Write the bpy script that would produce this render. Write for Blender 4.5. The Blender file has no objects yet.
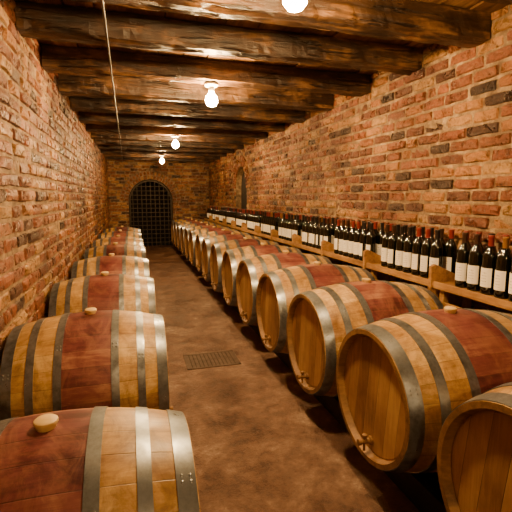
import bpy, bmesh, math, random
from mathutils import Vector, Matrix
random.seed(7)
D=bpy.data
COL=bpy.context.scene.collection

# ------------------------------------------------------------------ materials
def new_mat(name):
    m=D.materials.new(name); m.use_nodes=True
    nt=m.node_tree; nt.nodes.clear()
    out=nt.nodes.new('ShaderNodeOutputMaterial'); b=nt.nodes.new('ShaderNodeBsdfPrincipled')
    nt.links.new(b.outputs[0],out.inputs[0])
    return m,nt,b
def N(nt,t,**kw):
    n=nt.nodes.new(t)
    for k,v in kw.items(): setattr(n,k,v)
    return n
def L(nt,a,b): nt.links.new(a,b)
def ramp(nt,stops,fac=None):
    r=N(nt,'ShaderNodeValToRGB'); e=r.color_ramp.elements
    while len(e)<len(stops): e.new(0.5)
    for i,(p,c) in enumerate(stops):
        e[i].position=p; e[i].color=(*c,1) if len(c)==3 else c
    if fac is not None: L(nt,fac,r.inputs[0])
    return r
def noise(nt,scale,detail=5,vec=None,rough=.6,dist=0):
    n=N(nt,'ShaderNodeTexNoise'); n.inputs['Scale'].default_value=scale; n.inputs['Detail'].default_value=detail
    n.inputs['Roughness'].default_value=rough; n.inputs['Distortion'].default_value=dist
    if vec is not None: L(nt,vec,n.inputs['Vector'])
    return n
def mapping(nt,src,scale=(1,1,1)):
    m=N(nt,'ShaderNodeMapping'); m.inputs['Scale'].default_value=scale; L(nt,src,m.inputs[0]); return m.outputs[0]
def math_(nt,op,a,b=None,c=None):
    n=N(nt,'ShaderNodeMath',operation=op)
    for i,v in enumerate((a,b,c)):
        if v is None: continue
        if isinstance(v,(int,float)): n.inputs[i].default_value=v
        else: L(nt,v,n.inputs[i])
    return n.outputs[0]
def mix(nt,fac,a,b,mode='MIX'):
    n=N(nt,'ShaderNodeMix',data_type='RGBA',blend_type=mode)
    for idx,v in ((0,fac),(6,a),(7,b)):
        if isinstance(v,(int,float)): n.inputs[idx].default_value=v
        elif isinstance(v,tuple): n.inputs[idx].default_value=(*v,1)
        else: L(nt,v,n.inputs[idx])
    return n.outputs[2]
def bump(nt,h,bsdf,strength=.5,dist=.01):
    b=N(nt,'ShaderNodeBump'); b.inputs['Strength'].default_value=strength; b.inputs['Distance'].default_value=dist
    L(nt,h,b.inputs['Height']); L(nt,b.outputs[0],bsdf.inputs['Normal']); return b

def wood_mat(name,dark,mid,light,axis='X',rough=.6,scale=1.0,bstr=.5,gdist=.004,cracks=False):
    m,nt,b=new_mat(name)
    tc=N(nt,'ShaderNodeTexCoord'); oi=N(nt,'ShaderNodeObjectInfo')
    add=N(nt,'ShaderNodeVectorMath',operation='ADD'); L(nt,tc.outputs['Object'],add.inputs[0])
    mul=math_(nt,'MULTIPLY',oi.outputs['Random'],37.0); L(nt,mul,add.inputs[1])
    s={'X':(1.8,14,14),'Y':(14,1.8,14),'Z':(14,14,1.8)}[axis]
    v=mapping(nt,add.outputs[0],tuple(k*scale for k in s))
    n1=noise(nt,1.6,8,v,.65,.6); n2=noise(nt,3.2*scale,5,add.outputs[0])
    f=math_(nt,'MULTIPLY_ADD',n2.outputs[0],.6,math_(nt,'MULTIPLY',n1.outputs[0],.5))
    r=ramp(nt,[(.40,dark),(.56,mid),(.72,light)],f)
    col=r.outputs[0]; h=n1.outputs[0]
    if cracks:
        n3=noise(nt,1.0,3,mapping(nt,add.outputs[0],(2.2,26,26)),.5,.8)
        cr=ramp(nt,[(.34,(1,1,1)),(.40,(0,0,0))],n3.outputs[0])
        col=mix(nt,math_(nt,'MULTIPLY',cr.outputs[0],.85),col,(.006,.003,.0015))
        h=math_(nt,'SUBTRACT',h,cr.outputs[0])
    L(nt,col,b.inputs['Base Color']); b.inputs['Roughness'].default_value=rough
    bump(nt,h,b,bstr,gdist)
    return m

def stave_mat(name,stops,rough=.42,grime=(.12,.055,.024),gmax=.75,gapk=.55,wk=.10):
    m,nt,b=new_mat(name)
    tc=N(nt,'ShaderNodeTexCoord'); oi=N(nt,'ShaderNodeObjectInfo')
    sep=N(nt,'ShaderNodeSeparateXYZ'); L(nt,tc.outputs['Object'],sep.inputs[0])
    ang=math_(nt,'ARCTAN2',sep.outputs['Y'],sep.outputs['Z'])
    t=math_(nt,'MULTIPLY',math_(nt,'ADD',ang,math.pi+.13),28/(2*math.pi))
    idx=math_(nt,'FLOOR',t); fr=math_(nt,'FRACT',t)
    wn=N(nt,'ShaderNodeTexWhiteNoise',noise_dimensions='2D')
    cmb=N(nt,'ShaderNodeCombineXYZ'); L(nt,idx,cmb.inputs[0]); L(nt,math_(nt,'MULTIPLY',oi.outputs['Random'],91.0),cmb.inputs[1])
    L(nt,cmb.outputs[0],wn.inputs['Vector'])
    edge=math_(nt,'MULTIPLY',math_(nt,'ABSOLUTE',math_(nt,'SUBTRACT',fr,.5)),2.0)
    gap=ramp(nt,[(.955,(0,0,0)),(.995,(1,1,1))],edge)
    off=N(nt,'ShaderNodeVectorMath',operation='ADD'); L(nt,tc.outputs['Object'],off.inputs[0]); L(nt,math_(nt,'MULTIPLY',oi.outputs['Random'],50.0),off.inputs[1])
    v=mapping(nt,off.outputs[0],(3,40,40))
    g=noise(nt,1.5,8,v,.7,.5); big=noise(nt,5,7,off.outputs[0],.7,.8)
    f=math_(nt,'ADD',math_(nt,'MULTIPLY',g.outputs[0],.35),math_(nt,'ADD',math_(nt,'MULTIPLY',big.outputs[0],.65-wk),math_(nt,'MULTIPLY',wn.outputs[0],wk)))
    r=ramp(nt,stops,f); col=r.outputs[0]
    gr=noise(nt,1.2,7,mapping(nt,off.outputs[0],(9,5,5)),.75,1.0)
    gm=ramp(nt,[(.46,(0,0,0)),(.66,(gmax,gmax,gmax))],gr.outputs[0])
    col=mix(nt,gm.outputs[0],col,grime)
    c=mix(nt,math_(nt,'MULTIPLY',gap.outputs[0],gapk),col,(.02,.009,.004))
    L(nt,c,b.inputs['Base Color'])
    rr=ramp(nt,[(.3,(rough-.14,)*3),(.7,(rough+.18,)*3)],big.outputs[0]); L(nt,rr.outputs[0],b.inputs['Roughness'])
    h=math_(nt,'SUBTRACT',math_(nt,'MULTIPLY',g.outputs[0],.35),math_(nt,'MULTIPLY',gap.outputs[0],.6))
    bump(nt,h,b,.4,.003)
    return m
M_oak=stave_mat('oak_staves',[(.36,(.23,.112,.036)),(.5,(.46,.275,.09)),(.64,(.70,.49,.21))],gmax=.65)
M_wine=stave_mat('wine_stained_staves',[(.37,(.055,.014,.018)),(.46,(.12,.027,.032)),(.54,(.18,.052,.050)),(.64,(.36,.17,.10))],.42,(.28,.12,.07),.6,.45,.18)

def head_mat():
    m,nt,b=new_mat('oak_head_boards')
    tc=N(nt,'ShaderNodeTexCoord'); oi=N(nt,'ShaderNodeObjectInfo')
    sep=N(nt,'ShaderNodeSeparateXYZ'); L(nt,tc.outputs['Object'],sep.inputs[0])
    y=math_(nt,'ADD',math_(nt,'MULTIPLY',sep.outputs['Y'],.985),math_(nt,'MULTIPLY',sep.outputs['Z'],.1))
    t=math_(nt,'MULTIPLY_ADD',y,12.0,50.4)
    idx=math_(nt,'FLOOR',t); fr=math_(nt,'FRACT',t)
    wn=N(nt,'ShaderNodeTexWhiteNoise',noise_dimensions='2D')
    cmb=N(nt,'ShaderNodeCombineXYZ'); L(nt,idx,cmb.inputs[0]); L(nt,math_(nt,'MULTIPLY',oi.outputs['Random'],91.0),cmb.inputs[1])
    L(nt,cmb.outputs[0],wn.inputs['Vector'])
    edge=math_(nt,'MULTIPLY',math_(nt,'ABSOLUTE',math_(nt,'SUBTRACT',fr,.5)),2.0)
    gap=ramp(nt,[(.95,(0,0,0)),(.99,(1,1,1))],edge)
    off=N(nt,'ShaderNodeVectorMath',operation='ADD'); L(nt,tc.outputs['Object'],off.inputs[0]); L(nt,math_(nt,'MULTIPLY',oi.outputs['Random'],50.0),off.inputs[1])
    g=noise(nt,1.5,8,mapping(nt,off.outputs[0],(10,40,3)),.7,.5); big=noise(nt,4,5,off.outputs[0])
    f=math_(nt,'ADD',math_(nt,'MULTIPLY',g.outputs[0],.4),math_(nt,'ADD',math_(nt,'MULTIPLY',big.outputs[0],.4),math_(nt,'MULTIPLY',wn.outputs[0],.2)))
    r=ramp(nt,[(.34,(.17,.077,.028)),(.5,(.35,.185,.068)),(.66,(.52,.32,.135))],f)
    c=mix(nt,math_(nt,'MULTIPLY',gap.outputs[0],.65),r.outputs[0],(.04,.018,.008))
    L(nt,c,b.inputs['Base Color']); b.inputs['Roughness'].default_value=.42
    bump(nt,math_(nt,'SUBTRACT',math_(nt,'MULTIPLY',g.outputs[0],.3),gap.outputs[0]),b,.5,.003)
    return m
M_head=head_mat()
M_rim=wood_mat('stave_end_grain',(.09,.04,.013),(.20,.10,.033),(.32,.17,.06),'X',.6,2)

def metal(name,c1,c2,rough=.4,metallic=.85,scale=18,lo=.35,hi=.65,bs=.2,rs=.15):
    m,nt,b=new_mat(name)
    tc=N(nt,'ShaderNodeTexCoord'); n=noise(nt,scale,7,tc.outputs['Object'],.65)
    r=ramp(nt,[(lo,c1),(hi,c2)],n.outputs[0]); L(nt,r.outputs[0],b.inputs['Base Color'])
    b.inputs['Metallic'].default_value=metallic
    q=ramp(nt,[(.3,(rough+rs,)*3),(.7,(rough,)*3)],n.outputs[0]); L(nt,q.outputs[0],b.inputs['Roughness'])
    bump(nt,n.outputs[0],b,bs,.002)
    return m
M_hoop=metal('tarnished_steel_hoop',(.085,.085,.09),(.29,.325,.37),.26,.75,11,.32,.66,.10,.25)
M_iron=metal('black_iron',(.03,.022,.014),(.075,.052,.033),.5,.4)
M_hinge=metal('hinge_iron',(.012,.011,.010),(.04,.035,.03),.5,.6)
M_rust=metal('rusty_iron',(.05,.026,.015),(.085,.047,.028),.6,.05)
M_pit=metal('drain_dark_brown',(.03,.016,.009),(.05,.028,.016),.9,.0)  # dark brown for the flat plate showing between the drain slats
M_bung=wood_mat('pale_bung_wood',(.52,.34,.12),(.68,.48,.20),(.78,.58,.28),'X',.5,2,.2)
M_beam=wood_mat('old_beam_wood',(.008,.0035,.0014),(.036,.0155,.0053),(.23,.11,.038),'X',.45,1.0,1.0,.016,True)
M_plank=wood_mat('ceiling_plank_wood',(.03,.013,.005),(.14,.065,.022),(.40,.22,.08),'Y',.5,1.0,.8,.01)
M_shelf=wood_mat('shelf_pine',(.17,.075,.022),(.35,.18,.058),(.54,.32,.12),'Y',.5,1.3,.3)
M_rail=wood_mat('dark_rail_wood',(.006,.003,.002),(.016,.008,.004),(.04,.02,.01),'Y',.7,1,.6)
M_door=wood_mat('dark_door_wood',(.003,.002,.0015),(.007,.0045,.003),(.016,.010,.006),'Z',.6,1,.6)

def brick_mat():
    m,nt,b=new_mat('old_brick')
    at=N(nt,'ShaderNodeAttribute',attribute_name='rnd'); tc=N(nt,'ShaderNodeTexCoord')
    r=ramp(nt,[(0,(.03,.013,.008)),(.09,(.10,.032,.014)),(.24,(.21,.060,.020)),(.42,(.31,.098,.029)),(.55,(.17,.050,.018)),(.70,(.37,.14,.041)),(.86,(.43,.205,.067)),(1,(.50,.30,.12))],at.outputs['Fac'])
    n1=noise(nt,12,8,tc.outputs['Object'],.70,.5); n2=noise(nt,48,6,tc.outputs['Object'],.75); n3=noise(nt,.9,4,tc.outputs['Object'])
    sh=ramp(nt,[(.34,(.36,.33,.31)),(.50,(.92,.90,.87)),(.68,(1.22,1.2,1.14))],n1.outputs[0])
    c=mix(nt,1.0,r.outputs[0],sh.outputs[0],'MULTIPLY')
    sp=ramp(nt,[(.36,(.5,.47,.45)),(.50,(1,1,1))],n2.outputs[0])
    c=mix(nt,1.0,c,sp.outputs[0],'MULTIPLY')
    dust=ramp(nt,[(.57,(0,0,0)),(.69,(.5,.5,.5))],n2.outputs[0])
    c=mix(nt,dust.outputs[0],c,(.48,.31,.15))
    st=ramp(nt,[(.36,(.45,.39,.35)),(.6,(1.15,1.15,1.12))],n3.outputs[0])
    c=mix(nt,1.0,c,st.outputs[0],'MULTIPLY')
    L(nt,c,b.inputs['Base Color'])
    rr=ramp(nt,[(.4,(.22,)*3),(.62,(.50,)*3)],n1.outputs[0]); L(nt,rr.outputs[0],b.inputs['Roughness'])
    h=math_(nt,'ADD',math_(nt,'MULTIPLY',n1.outputs[0],1.3),math_(nt,'MULTIPLY',n2.outputs[0],.45))
    bump(nt,h,b,1.0,.022)
    return m
M_brick=brick_mat()
def mortar_mat():
    m,nt,b=new_mat('lime_mortar'); tc=N(nt,'ShaderNodeTexCoord')
    n=noise(nt,14,8,tc.outputs['Object'],.75); n3=noise(nt,.9,4,tc.outputs['Object'])
    r=ramp(nt,[(.34,(.08,.045,.023)),(.50,(.23,.15,.08)),(.66,(.50,.36,.21))],n.outputs[0])
    st=ramp(nt,[(.36,(.45,.39,.35)),(.6,(1.15,1.15,1.12))],n3.outputs[0])
    c=mix(nt,1.0,r.outputs[0],st.outputs[0],'MULTIPLY')
    L(nt,c,b.inputs['Base Color']); b.inputs['Roughness'].default_value=.75
    bump(nt,n.outputs[0],b,1.0,.015); return m
M_mortar=mortar_mat()
def floor_mat():
    m,nt,b=new_mat('worn_concrete_floor'); tc=N(nt,'ShaderNodeTexCoord'); o=tc.outputs['Object']
    n1=noise(nt,2.6,9,o,.74,.3); n2=noise(nt,10,8,o,.8); n3=noise(nt,70,4,o,.7)
    f=math_(nt,'ADD',math_(nt,'MULTIPLY',n1.outputs[0],.6),math_(nt,'MULTIPLY',n2.outputs[0],.4))
    r=ramp(nt,[(.38,(.045,.020,.012)),(.45,(.10,.048,.028)),(.52,(.17,.090,.054)),(.58,(.26,.165,.112)),(.65,(.50,.40,.33))],f)
    sp=ramp(nt,[(.60,(0,0,0)),(.70,(.5,.5,.5))],n3.outputs[0])
    c=mix(nt,sp.outputs[0],r.outputs[0],(.26,.17,.115))
    L(nt,c,b.inputs['Base Color'])
    rr=ramp(nt,[(.38,(.28,)*3),(.6,(.50,)*3)],n1.outputs[0]); L(nt,rr.outputs[0],b.inputs['Roughness'])
    bump(nt,math_(nt,'ADD',math_(nt,'MULTIPLY',n2.outputs[0],1.0),math_(nt,'MULTIPLY',n3.outputs[0],.4)),b,.9,.022)
    return m
M_floor=floor_mat()
def plain(name,c,rough=.5,metallic=0,coat=0):
    m,nt,b=new_mat(name); tc=N(nt,'ShaderNodeTexCoord'); n=noise(nt,30,3,tc.outputs['Object'])
    r=ramp(nt,[(.3,tuple(k*.85 for k in c)),(.7,c)],n.outputs[0]); L(nt,r.outputs[0],b.inputs['Base Color'])
    b.inputs['Roughness'].default_value=rough; b.inputs['Metallic'].default_value=metallic; b.inputs['Coat Weight'].default_value=coat
    return m
M_glass=plain('dark_bottle_glass',(.004,.005,.003),.07,0,.4)
M_caps=[plain('capsule_black',(.012,.01,.01),.35),plain('capsule_wine_red',(.20,.02,.016),.35),plain('capsule_dark_brown',(.04,.018,.010),.3),plain('capsule_gold',(.40,.21,.055),.35,.6)]
M_plastic=plain('cream_ceramic',(.55,.48,.38),.4)
M_cable=plain('conduit_grey_brown',(.035,.028,.022),.45,.3)
M_chamber=plain('chamber_painted_dark',(.003,.002,.0015),.95)  # near-black colour paints in the darkness of the space behind the gate
def label_mat():
    m,nt,b=new_mat('cream_paper_label'); tc=N(nt,'ShaderNodeTexCoord')
    sep=N(nt,'ShaderNodeSeparateXYZ'); L(nt,tc.outputs['Object'],sep.inputs[0])
    w=math_(nt,'FRACT',math_(nt,'MULTIPLY',sep.outputs['Z'],60.0))
    line=math_(nt,'GREATER_THAN',w,.68)
    n=noise(nt,1,3,mapping(nt,tc.outputs['Object'],(20,260,60)))
    blot=math_(nt,'GREATER_THAN',n.outputs[0],.5)
    cen=math_(nt,'LESS_THAN',math_(nt,'ABSOLUTE',sep.outputs['Y']),.017)
    band=math_(nt,'LESS_THAN',math_(nt,'ABSOLUTE',math_(nt,'SUBTRACT',sep.outputs['Z'],.10)),.036)
    f=math_(nt,'MULTIPLY',math_(nt,'MULTIPLY',math_(nt,'MULTIPLY',line,blot),math_(nt,'MULTIPLY',cen,band)),.6)
    c=mix(nt,f,(.86,.84,.79),(.2,.13,.09)); L(nt,c,b.inputs['Base Color']); b.inputs['Roughness'].default_value=.6
    return m
M_label=label_mat()
def emis(name,c,s):
    m,nt,b=new_mat(name); b.inputs['Base Color'].default_value=(*c,1); b.inputs['Emission Color'].default_value=(*c,1); b.inputs['Emission Strength'].default_value=s
    return m
M_bulb=emis('glowing_bulb_glass',(1,.62,.25),1600)
M_bulb_dim=emis('dim_glowing_bulb_glass',(1,.60,.24),750)

# ------------------------------------------------------------------ helpers
def mesh_obj(name,verts,faces,mats,fmat=None,smooth=False,parent=None,loc=(0,0,0)):
    me=D.meshes.new(name); me.from_pydata(verts,[],faces)
    for m in (mats if isinstance(mats,list) else [mats]): me.materials.append(m)
    if fmat: me.polygons.foreach_set('material_index',fmat)
    if smooth: me.polygons.foreach_set('use_smooth',[True]*len(me.polygons))
    me.update()
    o=D.objects.new(name,me); COL.objects.link(o); o.location=loc
    if parent: o.parent=parent
    return o
def empty(name,loc,label,cat,group=None):
    e=D.objects.new(name,None); e.empty_display_size=.1; e.location=loc; COL.objects.link(e)
    tag(e,label,cat,group); return e
def tag(o,label,cat,group=None):
    o['label']=label; o['category']=cat
    if group: o['group']=group
def fixn(o):
    bm=bmesh.new(); bm.from_mesh(o.data); bmesh.ops.recalc_face_normals(bm,faces=bm.faces); bm.to_mesh(o.data); bm.free()
class MB:
    def __init__(s): s.v=[]; s.f=[]; s.m=[]
    def box(s,x0,x1,y0,y1,z0,z1,mi=0):
        b=len(s.v); s.v+=[(x,y,z) for x in (x0,x1) for y in (y0,y1) for z in (z0,z1)]
        for q in ((0,1,3,2),(4,6,7,5),(0,4,5,1),(2,3,7,6),(0,2,6,4),(1,5,7,3)): s.f.append(tuple(b+i for i in q)); s.m.append(mi)
    def lathe(s,prof,seg=32,axis='Z',c=(0,0,0),mi=0,close=False,a0=0,a1=2*math.pi):
        b=len(s.v); n=len(prof); full=abs(a1-a0-2*math.pi)<1e-6
        cnt=seg if full else seg+1
        for i in range(cnt):
            a=a0+(a1-a0)*i/seg; ca,sa=math.cos(a),math.sin(a)
            for r,h in prof:
                p=(r*ca,r*sa,h) if axis=='Z' else (h,r*sa,r*ca) if axis=='X' else (r*ca,h,r*sa)
                s.v.append((p[0]+c[0],p[1]+c[1],p[2]+c[2]))
        for i in range(seg):
            j=(i+1)%cnt
            for k in range(n if close else n-1):
                l=(k+1)%n
                s.f.append((b+i*n+k,b+j*n+k,b+j*n+l,b+i*n+l)); s.m.append(mi)
    def obj(s,name,mats,smooth=False,parent=None,loc=(0,0,0),bevel=0):
        o=mesh_obj(name,s.v,s.f,mats,s.m,smooth,parent,loc)
        bm=bmesh.new(); bm.from_mesh(o.data)
        bmesh.ops.remove_doubles(bm,verts=bm.verts,dist=1e-6)
        bmesh.ops.recalc_face_normals(bm,faces=bm.faces)
        if bevel: bmesh.ops.bevel(bm,geom=bm.edges[:],offset=bevel,segments=2,affect='EDGES',profile=.6)
        if smooth:
            for e in bm.edges:
                if len(e.link_faces)==2 and e.calc_face_angle(0)>math.radians(38): e.smooth=False
        bm.to_mesh(o.data); bm.free()
        return o
def clone(root,loc,rotz=None):
    new=root.copy(); COL.objects.link(new); new.location=loc
    if rotz is not None: new.rotation_euler[2]=rotz
    for ch in root.children:
        c=ch.copy(); COL.objects.link(c); c.parent=new
        for g in ch.children:
            h=g.copy(); COL.objects.link(h); h.parent=c
    return new
def structure(o): o['kind']='structure'

# ------------------------------------------------------------------ room
XL,XR,YF,YB,H=-.635,2.23,12.6,-2.6,2.575
def brick_wall(name,to3,ulen,vlen,thick,opening=None):
    V=[];F=[];MI=[];R=[]
    out=[(0,0)]
    if opening:
        cu,r,sp=opening
        out+=[(cu-r,0)]+[(cu-r*math.cos(math.pi*i/24),sp+r*math.sin(math.pi*i/24)) for i in range(25)]+[(cu+r,0)]
    out+=[(ulen,0),(ulen,vlen),(0,vlen)]
    n=len(out)
    V+=[to3(u,v,0) for u,v in out]+[to3(u,v,-thick) for u,v in out]
    F.append(tuple(range(n))); F.append(tuple(reversed(range(n,2*n))))
    for i in range(n):
        j=(i+1)%n; F.append((i,i+n,j+n,j))
    MI+=[1]*len(F); R+=[.3]*len(F)
    ch=.087; pl=.25
    def brick(u0,u1,v0,v1,rnd):
        if u1-u0<.03: return
        p=random.uniform(.006,.023); tu=random.uniform(-.006,.006); tv=random.uniform(-.006,.006)
        if random.random()<.05: p*=.2
        b=len(V); us=[u0,u0+.008]+[u0+(u1-u0)*k/4 for k in (1,2,3)]+[u1-.008,u1]
        if u1-u0<.06: us=[u0,u0+.007,(u0+u1)/2,u1-.007,u1]
        vs=[v0,v0+.008,(v0+v1)/2,v1-.008,v1]; nu=len(us)
        for iv,vv in enumerate(vs):
            for iu,uu in enumerate(us):
                edge=iu in(0,nu-1) or iv in(0,4)
                e2=(iu in(1,nu-2)) + (iv in(1,3))
                if edge: d=-.002
                else:
                    d=p*(1-.16*e2)+tu*(uu-u0)/(u1-u0)+tv*(vv-v0)/(v1-v0)+random.uniform(-.004,.004)
                    if e2==2 and random.random()<.2: d=.001
                V.append(to3(uu+random.uniform(-.0045,.0045),vv+random.uniform(-.004,.004),d))
        for iv in range(4):
            for iu in range(nu-1):
                F.append((b+iv*nu+iu,b+iv*nu+iu+1,b+(iv+1)*nu+iu+1,b+(iv+1)*nu+iu)); MI.append(0); R.append(rnd)
    row=0; v=.004
    while v<vlen-.03:
        u=-pl*(.5 if row%2 else 0)-random.uniform(0,.05)
        v1=min(v+ch-.017,vlen)
        while u<ulen:
            l=pl*random.uniform(.86,1.1)
            if random.random()<.12: l*=.55
            a,bb=max(u,0.0),min(u+l-.017,ulen); u+=l
            if bb<=a: continue
            dv=random.uniform(-.004,.004)
            segs=[(a,bb)]
            if opening:
                if v1<sp: hw=r
                else:
                    t=(r+.235)**2-max(0,v-sp)**2; hw=math.sqrt(t) if t>0 else 0
                if hw: segs=[(a,min(bb,cu-hw)),(max(a,cu+hw),bb)]
            for s0,s1 in segs:
                if s1>s0: brick(s0,s1,v+dv,v1+dv,random.random())
        v+=ch; row+=1
    if opening:
        k=24
        for i in range(k):
            a0=math.pi*i/k+.017; a1=math.pi*(i+1)/k-.017
            for (ri,ro) in ((r+.004,r+.108),(r+.124,r+.225)):
                p=random.uniform(.016,.030); b=len(V)
                for rr in (ri,ri+.006,ro-.006,ro):
                    for aa in (a0,a0+.008,a1-.008,a1):
                        e=rr in(ri,ro) or aa in(a0,a1)
                        V.append(to3(cu-rr*math.cos(aa),sp+rr*math.sin(aa),-.002 if e else p+random.uniform(-.002,.002)))
                rn=random.choice((.4,.44,.7,.86,.3))
                for q in range(3):
                    for w in range(3):
                        F.append((b+q*4+w,b+q*4+w+1,b+q*4+w+5,b+q*4+w+4)); MI.append(0); R.append(rn)
    o=mesh_obj(name,V,F,[M_brick,M_mortar],MI)
    at=o.data.attributes.new('rnd','FLOAT','FACE'); at.data.foreach_set('value',R)
    fixn_faces(o,to3)
    structure(o); return o
def fixn_faces(o,to3):
    nrm=(Vector(to3(0,0,1))-Vector(to3(0,0,0))).normalized()
    bm=bmesh.new(); bm.from_mesh(o.data); fl=[]
    for f in bm.faces:
        f.normal_update()
        if f.material_index==0 and f.normal.dot(nrm)<-.01: fl.append(f)
    if len(fl)>50: bmesh.ops.reverse_faces(bm,faces=fl)
    bm.to_mesh(o.data); bm.free()
brick_wall('wall_left',lambda u,v,d:(XL+d,YB+u,v),YF-YB,H,.3)
brick_wall('wall_right',lambda u,v,d:(XR-d,YB+u,v),YF-YB,H,.3,(8.75-YB,.46,1.62))
brick_wall('wall_far',lambda u,v,d:(XL+u,YF-d,v),XR-XL,H,.35,(.52-XL,.62,1.33))
brick_wall('wall_back',lambda u,v,d:(XL+u,YB+d,v),XR-XL,H,.3)
def sbox(name,x0,x1,y0,y1,z0,z1,mat):
    b=MB(); b.box(x0,x1,y0,y1,z0,z1); o=b.obj(name,mat); structure(o); return o
sbox('floor',XL-.3,XR+.6,YB-.3,YF+1.5,-.15,0,M_floor)
b=MB(); x=XL-.3; 
while x<XR+.3:
    w=random.uniform(.17,.23); z=H+random.uniform(0,.012)
    b.box(x,x+w-.008,YB-.3,YF+.35,z,H+.06); x+=w
b.box(XL-.3,XR+.5,YB-.3,YF+.35,H+.05,H+.1)
structure(b.obj('ceiling',M_plank))
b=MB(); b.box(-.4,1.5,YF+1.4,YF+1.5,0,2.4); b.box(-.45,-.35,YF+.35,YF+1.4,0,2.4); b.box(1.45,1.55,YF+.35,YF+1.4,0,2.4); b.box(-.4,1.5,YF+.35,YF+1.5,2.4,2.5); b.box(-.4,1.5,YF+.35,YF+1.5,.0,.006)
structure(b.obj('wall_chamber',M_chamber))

def gate():
    cu,r,sp,y=.52,.60,1.33,YF+.10
    e=empty('door_1',(cu,y,0),'arched black iron lattice gate set in the brick arch','gate'); structure(e)
    b=MB(); prof=[(-r,0.01)]+[(-r*math.cos(math.pi*i/24),sp+r*math.sin(math.pi*i/24)) for i in range(25)]+[(r,0.01)]
    t=.03; pin=[(-(r-.035),0.01)]+[(-(r-.035)*math.cos(math.pi*i/24),sp+(r-.035)*math.sin(math.pi*i/24)) for i in range(25)]+[(r-.035,0.01)]
    n=len(prof)
    for yy in(-t,t):
        b.v+=[(x,yy,z) for x,z in prof]+[(x,yy,z) for x,z in pin]
    for i in range(n-1):
        b.f+=[(i,i+1,n+i+1,n+i),(2*n+i,3*n+i,3*n+i+1,2*n+i+1),(i,2*n+i,2*n+i+1,i+1),(n+i,n+i+1,3*n+i+1,3*n+i)]
    b.m=[0]*len(b.f)
    b.obj('gate_frame',M_iron,parent=e)
    b=MB(); ri=r-.03
    for k in range(-4,5):
        x=k*.125
        top=sp+math.sqrt(max(0,ri*ri-x*x)); b.box(x-.009,x+.009,-.009,.009,.02,top)
    z=.125
    while z<sp+ri-.03:
        w=ri if z<sp else math.sqrt(ri*ri-(z-sp)**2); b.box(-w,w,-.013,.013,z-.009,z+.009); z+=.125
    b.obj('gate_bars',M_iron,parent=e)
gate()
e=empty('door_2',(XR+.12,8.75,0),'dark arched wooden door recessed in brick wall','door'); structure(e)
b=MB(); r=.45; sp=1.62
ol=[(-r,0.01)]+[(-r*math.cos(math.pi*i/20),sp+r*math.sin(math.pi*i/20)) for i in range(21)]+[(r,0.01)]
n=len(ol); b.v=[(0,y,z) for y,z in ol]+[(.06,y,z) for y,z in ol]; b.f=[tuple(range(n)),tuple(range(2*n-1,n-1,-1))]+[(i,(i+1)%n,(i+1)%n+n,i+n) for i in range(n)]; b.m=[0]*len(b.f)
b.obj('door_leaf',M_door,parent=e)
b=MB()
for z in(.5,1.5): b.box(-.012,0,-.4,.4,z,z+.05)
b.obj('strap_hinge',M_hinge,parent=e)

# ------------------------------------------------------------------ beams
def beam(y,w,h,zb):
    V=[];F=[];nx=70
    x0,x1=XL+.014,XR-.014
    ring=[(-.5,.05),(-.47,.0),(-.2,0),(.03,0.0),(.25,0),(.47,.0),(.5,.05),(.5,.5),(.5,1),(-.5,1),(-.5,.5)]
    k=len(ring); ph=random.uniform(0,9); ph2=random.uniform(0,9)
    drift=[0]*k; chip=0
    for i in range(nx+1):
        t=i/nx; wob=.006*math.sin(t*5+ph)+.003*math.sin(t*13+ph2)
        if random.random()<.07: chip=random.uniform(.008,.02)
        chip*=.6
        for q,(a,c) in enumerate(ring):
            drift[q]=drift[q]*.8+random.uniform(-.0045,.0045)
            jz=drift[q]+.004+(chip if q in (0,1) else 0) if c<.9 else 0
            V.append((x0+(x1-x0)*t,y+a*w+wob+drift[(q*3)%k]*.8+(chip if q in(0,1) else 0),zb+c*h+(jz+wob*.4 if c<.9 else 0)))
    for i in range(nx):
        for j in range(k): F.append((i*k+j,i*k+(j+1)%k,(i+1)*k+(j+1)%k,(i+1)*k+j))
    F.append(tuple(range(k))); F.append(tuple(nx*k+j for j in reversed(range(k))))
    c=Vector((.76,y,zb)); V=[(a-c.x,b_-c.y,d-c.z) for a,b_,d in V]
    o=mesh_obj('ceiling_beam',V,F,M_beam,loc=c); fixn(o)
    tag(o,'rough-hewn dark timber beam spanning between the brick walls','beam','rough timber ceiling beams')
    return o
BZ=2.41
for y in (-1.9,-1.2,-.5,.35,1.15,1.80,2.38,3.02,3.78,4.55,5.35,6.15,6.98,7.75,8.55,9.35,10.15,10.95,11.75):
    beam(y,random.uniform(.14,.17),H-BZ,BZ)

# ------------------------------------------------------------------ lamps
def lamp():
    e=empty('ceiling_lamp',(.7,3.78,BZ-.006),'bare warm glowing bulb in ceramic socket under beam','lamp','bare bulbs under the beams')
    b=MB(); b.lathe([(0,0),(.06,0),(.06,-.014),(.045,-.026),(0,-.026)],24); b.obj('ceiling_rose',M_plastic,True,e)
    b=MB(); b.lathe([(0,-.02),(.022,-.02),(.026,-.04),(.026,-.065),(.02,-.072),(0,-.072)],24); b.obj('lamp_socket',M_plastic,True,e)
    b=MB(); b.lathe([(0,-.066),(.017,-.068),(.024,-.08),(.044,-.105),(.053,-.133),(.051,-.16),(.033,-.183),(0,-.194)],24); b.obj('light_bulb',M_bulb,True,e)
    return e
l0=lamp()
for y in (1.80,6.98,10.15,-1.2):
    c=clone(l0,(.7,y,BZ-.006))
    if y in (10.15,-1.2):
        for ch in c.children:
            if ch.name.startswith('light_bulb'):
                ch.material_slots[0].link='OBJECT'; ch.material_slots[0].material=M_bulb_dim

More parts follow.
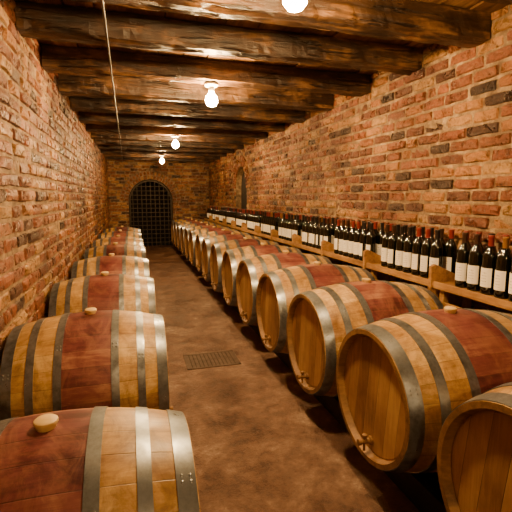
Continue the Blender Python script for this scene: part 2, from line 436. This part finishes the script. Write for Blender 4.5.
y0,y1=-2.3,12.4
def cx(y): return -.105-.010*(y-2.4)
V=[];F=[];n=10
ys=[y0+(y1-y0)*i/40 for i in range(41)]
for y in ys:
    for q in range(n):
        a=2*math.pi*q/n; V.append((cx(y)+.007*math.cos(a),y,BZ-.009+.007*math.sin(a)))
for i in range(40):
    for q in range(n): F.append((i*n+q,i*n+(q+1)%n,(i+1)*n+(q+1)%n,(i+1)*n+q))
co=mesh_obj('electrical_conduit',V,F,M_cable,smooth=True); fixn(co)
tag(co,'thin straight electrical conduit clipped under the timber beams','conduit')

# ------------------------------------------------------------------ barrels
HL,RM,RH,AX=.44,.372,.312,.50
def rad(x): return RH+(RM-RH)*(1-(x/HL)**2)
def hoop(x0,x1,parent,rivet):
    b=MB(); t=.0032; m=(x0+x1)/2
    pr=[(rad(x0)-.002,x0),(rad(x0)+t,x0),(rad(m)+t,m),(rad(x1)+t,x1),(rad(x1)-.002,x1)]
    b.lathe(pr,80,'X',close=True)
    for xx in (x0+(x1-x0)*.28,x0+(x1-x0)*.72):
        for da in (0,.05):
            a=rivet+da; r=rad(xx)+t
            cx_,cy,cz=xx,r*math.sin(a),r*math.cos(a); n=Vector((0,math.sin(a),math.cos(a))); tt=Vector((1,0,0)); bt=n.cross(tt)
            bi=len(b.v)
            for q in range(8):
                p=Vector((cx_,cy,cz))+.005*(tt*math.cos(q*math.pi/4)+bt*math.sin(q*math.pi/4)); b.v.append(tuple(p))
            b.v.append(tuple(Vector((cx_,cy,cz))+n*.003))
            for q in range(8): b.f.append((bi+q,bi+(q+1)%8,bi+8)); b.m.append(0)
    return b.obj('hoop',M_hoop,True,parent,loc=(0,0,AX))
def barrel(loc,label,group):
    e=empty('wine_barrel',loc,label,'barrel',group)
    b=MB(); n=32
    prof=[(rad(-HL+2*HL*i/n),-HL+2*HL*i/n) for i in range(n+1)]
    rim=[(RH-.022,HL),(RH-.03,HL-.03),(RH-.045,HL-.05)]
    prof=[(r,-h) for r,h in reversed(rim)]+prof+rim
    b.lathe(prof,72,'X')
    for i,f in enumerate(b.f):
        xs=sum(b.v[k][0] for k in f)/4
        if abs(xs)<HL*.31: b.m[i]=1
    for i,f in enumerate(b.f):
        k=i%(len(prof)-1)
        if k<3 or k>=len(prof)-4: b.m[i]=2
    b.obj('barrel_body',[M_oak,M_wine,M_rim],True,e,(0,0,AX))
    for sx in(-1,1):
        b=MB(); b.lathe([(0,sx*(HL-.03)),(RH-.04,sx*(HL-.032)),(RH-.031,sx*(HL-.036)),(RH-.031,sx*(HL-.05)),(0,sx*(HL-.05))],64,'X')
        b.obj('barrel_head',M_head,False,e,(0,0,AX))
    for sx in(-1,1):
        for (p,q) in ((.86,.993),(.61,.705),(.29,.385)):
            p*=HL; q*=HL
            hoop(min(sx*p,sx*q),max(sx*p,sx*q),e,random.uniform(-1.2,-.3))
    b=MB(); b.lathe([(0,-.01),(.023,-.01),(.026,.003),(.030,.010),(.029,.017),(.024,.021),(0,.023)],28); b.obj('bung',M_bung,True,e,(0,0,AX+RM+.003))
    b=MB(); x0=-(HL-.03) if loc[0]>.5 else (HL-.03); s=-1 if loc[0]>.5 else 1
    b.lathe([(0,x0),(.021,x0),(.021,x0+s*.008),(.013,x0+s*.012),(.011,x0+s*.05),(.015,x0+s*.054),(.015,x0+s*.068),(0,x0+s*.07)],16,'X',(0,0,-.225))
    b.lathe([(0,-.045),(.006,-.045),(.006,.016),(.012,.02),(.012,.034),(0,.036)],12,'Z',(x0+s*.035,0,-.225))
    b.obj('tap',M_rim,True,e,(0,0,AX))
    return e
RX=1.46; LX=-.226
LR='oak wine barrel with maroon-stained middle beside the bottle shelf'
r0=barrel((RX,1.637,0),LR,'barrels beside the bottle shelf')
for i in [-1,-2]+list(range(1,14)):
    clone(r0,(RX+(.018 if i==-1 else random.uniform(-.012,.008)),1.637+.765*i,0),random.uniform(-.012,.012))
HL,RM,RH,AX=.364,.356,.302,.476
l1=barrel((LX-.010,1.13,0),'oak wine barrel with maroon-stained middle against bare brick wall','barrels along the bare brick wall')
for i in [-1]+list(range(1,8)):
    clone(l1,(LX+random.uniform(-.002,.008),1.13+1.13*i,0),random.uniform(-.01,.01))
def rack(cx,y0,y1,label,top,off):
    e=empty('barrel_rack',(cx,(y0+y1)/2,0),label,'rack')
    for s in(-1,1):
        b=MB(); b.box(-.03,.03,-(y1-y0)/2,(y1-y0)/2,0.0,top); b.obj('rail',M_rail,False,e,(s*off,0,0),.004)
    return e
rack(RX,-.2,12.0,'dark timber rails carrying barrels beside the bottle shelf',.137,.222)
rack(LX,-.2,9.6,'dark timber rails carrying barrels along the brick wall',.123,.15)

# ------------------------------------------------------------------ bottle shelf units
SZ=.85; SX0,SX1=1.95,2.20
def shelf(y0,ln):
    e=empty('bottle_shelf',((SX0+SX1)/2,y0+ln/2,0),'pine wine shelf unit with slanted brackets against brick wall','shelf','pine bottle shelf units')
    w=(SX1-SX0)/2; h=ln/2-.004
    b=MB(); b.box(-w,w,-h,h,SZ-.02,SZ); b.obj('shelf_board',M_shelf,False,e,(0,0,0),.003)
    b=MB(); b.box(-w-.02,-w,-h,h,SZ-.032,SZ+.014); b.obj('front_rail',M_shelf,False,e,(0,0,0),.003)
    b=MB(); b.box(-w-.018,-w+.004,-h,h,SZ-.16,SZ-.11); b.obj('lower_rail',M_shelf,False,e,(0,0,0),.003)
    yy=-h+.022
    b=MB(); o=[(-w-.026,SZ-.22),(-w-.026,SZ+.11),(-w+.005,SZ+.125),(w*.95,SZ+.02),(w*.95,SZ-.22)]
    n=len(o); b.v=[(x,yy-.014,z) for x,z in o]+[(x,yy+.014,z) for x,z in o]
    b.f=[tuple(range(n)),tuple(range(2*n-1,n-1,-1))]+[(i,(i+1)%n,(i+1)%n+n,i+n) for i in range(n)]; b.m=[0]*len(b.f)
    b.obj('bracket',M_shelf,False,e,(0,0,0),.003)
    for sx in(-w+.03,w-.03):
        for sy in(-h+.07,h-.05):
            b=MB(); b.box(sx-.02,sx+.02,sy-.02,sy+.02,0,SZ-.02); b.obj('leg',M_shelf,False,e)
    return e
UL=.86
s0=shelf(.62,UL); YS=[.62+UL*i for i in range(13)]
for y in YS[1:]: clone(s0,(s0.location.x,y+UL/2,0))

# ------------------------------------------------------------------ bottles
def bottle(loc,ci):
    e=empty('wine_bottle',loc,'dark glass wine bottle with cream label on pine shelf','bottle','wine bottles on the shelf')
    k=1.12; S=lambda pr:[(r*k,z*1.16) for r,z in pr]
    b=MB(); b.lathe(S([(0,.004),(.03,.0),(.0365,.004),(.0375,.012),(.0375,.19),(.0355,.205),(.028,.222),(.018,.237),(.0145,.25),(.0138,.29),(.0155,.292),(.0155,.30),(0,.30)]),24)
    b.obj('bottle_glass',M_glass,True,e)
    b=MB(); b.lathe(S([(.0381,.040),(.0381,.138)]),14,a0=math.pi-1.05,a1=math.pi+1.05); b.obj('paper_label',M_label,True,e)
    b=MB(); b.lathe(S([(.0150,.236),(.0148,.29),(.0162,.292),(.0162,.301),(.0155,.3035),(0,.304)]),20); b.obj('capsule',M_caps[ci],True,e)
    return e
protos=[]
for row,bx in enumerate((2.025,2.138)):
    for y0 in YS[1:]:
        lo=y0+.046+.046; hi=y0+UL-.046-(.11 if row==0 else .0)
        n=int((hi-lo)/(.098 if row==0 else .094))+1
        for j in range(n):
            y=lo+(hi-lo)*j/(n-1)
            pos=(bx+random.uniform(-.004,.005),y+random.uniform(-.004,.004),SZ)
            if len(protos)<4: protos.append(bottle(pos,len(protos))); continue
            k=random.choices(range(4),(6,4,3,1))[0]
            c=clone(protos[k],pos,random.uniform(-.4,.4))
            if row==1: c['label']='dark glass wine bottle standing against the brick wall'
# drain grate
e=empty('floor_drain',(.62,3.53,0),'rusty slotted iron drain grate set in concrete floor','drain')
W,Dp=.23,.17
b=MB()
for (a,c,d,f) in ((-W,W,-Dp,-Dp+.02),(-W,W,Dp-.02,Dp),(-W,-W+.02,-Dp,Dp),(W-.02,W,-Dp,Dp)): b.box(a,c,d,f,.0,.005)
b.obj('drain_frame',M_rust,False,e)
b=MB()
for i in range(13):
    x=-W+.03+i*.0335; b.box(x-.0125,x+.0125,-Dp+.02,Dp-.02,.001,.004)
b.box(-W+.02,W-.02,-.008,.008,.001,.004)
b.obj('drain_slats',M_rust,False,e)
b=MB(); b.box(-W+.01,W-.01,-Dp+.01,Dp-.01,0,.0015); b.obj('drain_pit',M_pit,False,e)

# ------------------------------------------------------------------ world + camera
w=D.worlds.new('World'); bpy.context.scene.world=w; w.use_nodes=True
w.node_tree.nodes['Background'].inputs[0].default_value=(.02,.012,.006,1)
cam=D.cameras.new('Camera'); co=D.objects.new('Camera',cam); COL.objects.link(co)
f=420; cam.sensor_width=36; cam.lens=36*f/512
co.location=(0,0,1.42)
co.rotation_euler=(math.radians(90-7.86),0,math.radians(-16.3))
cam.clip_start=.02
bpy.context.scene.camera=co
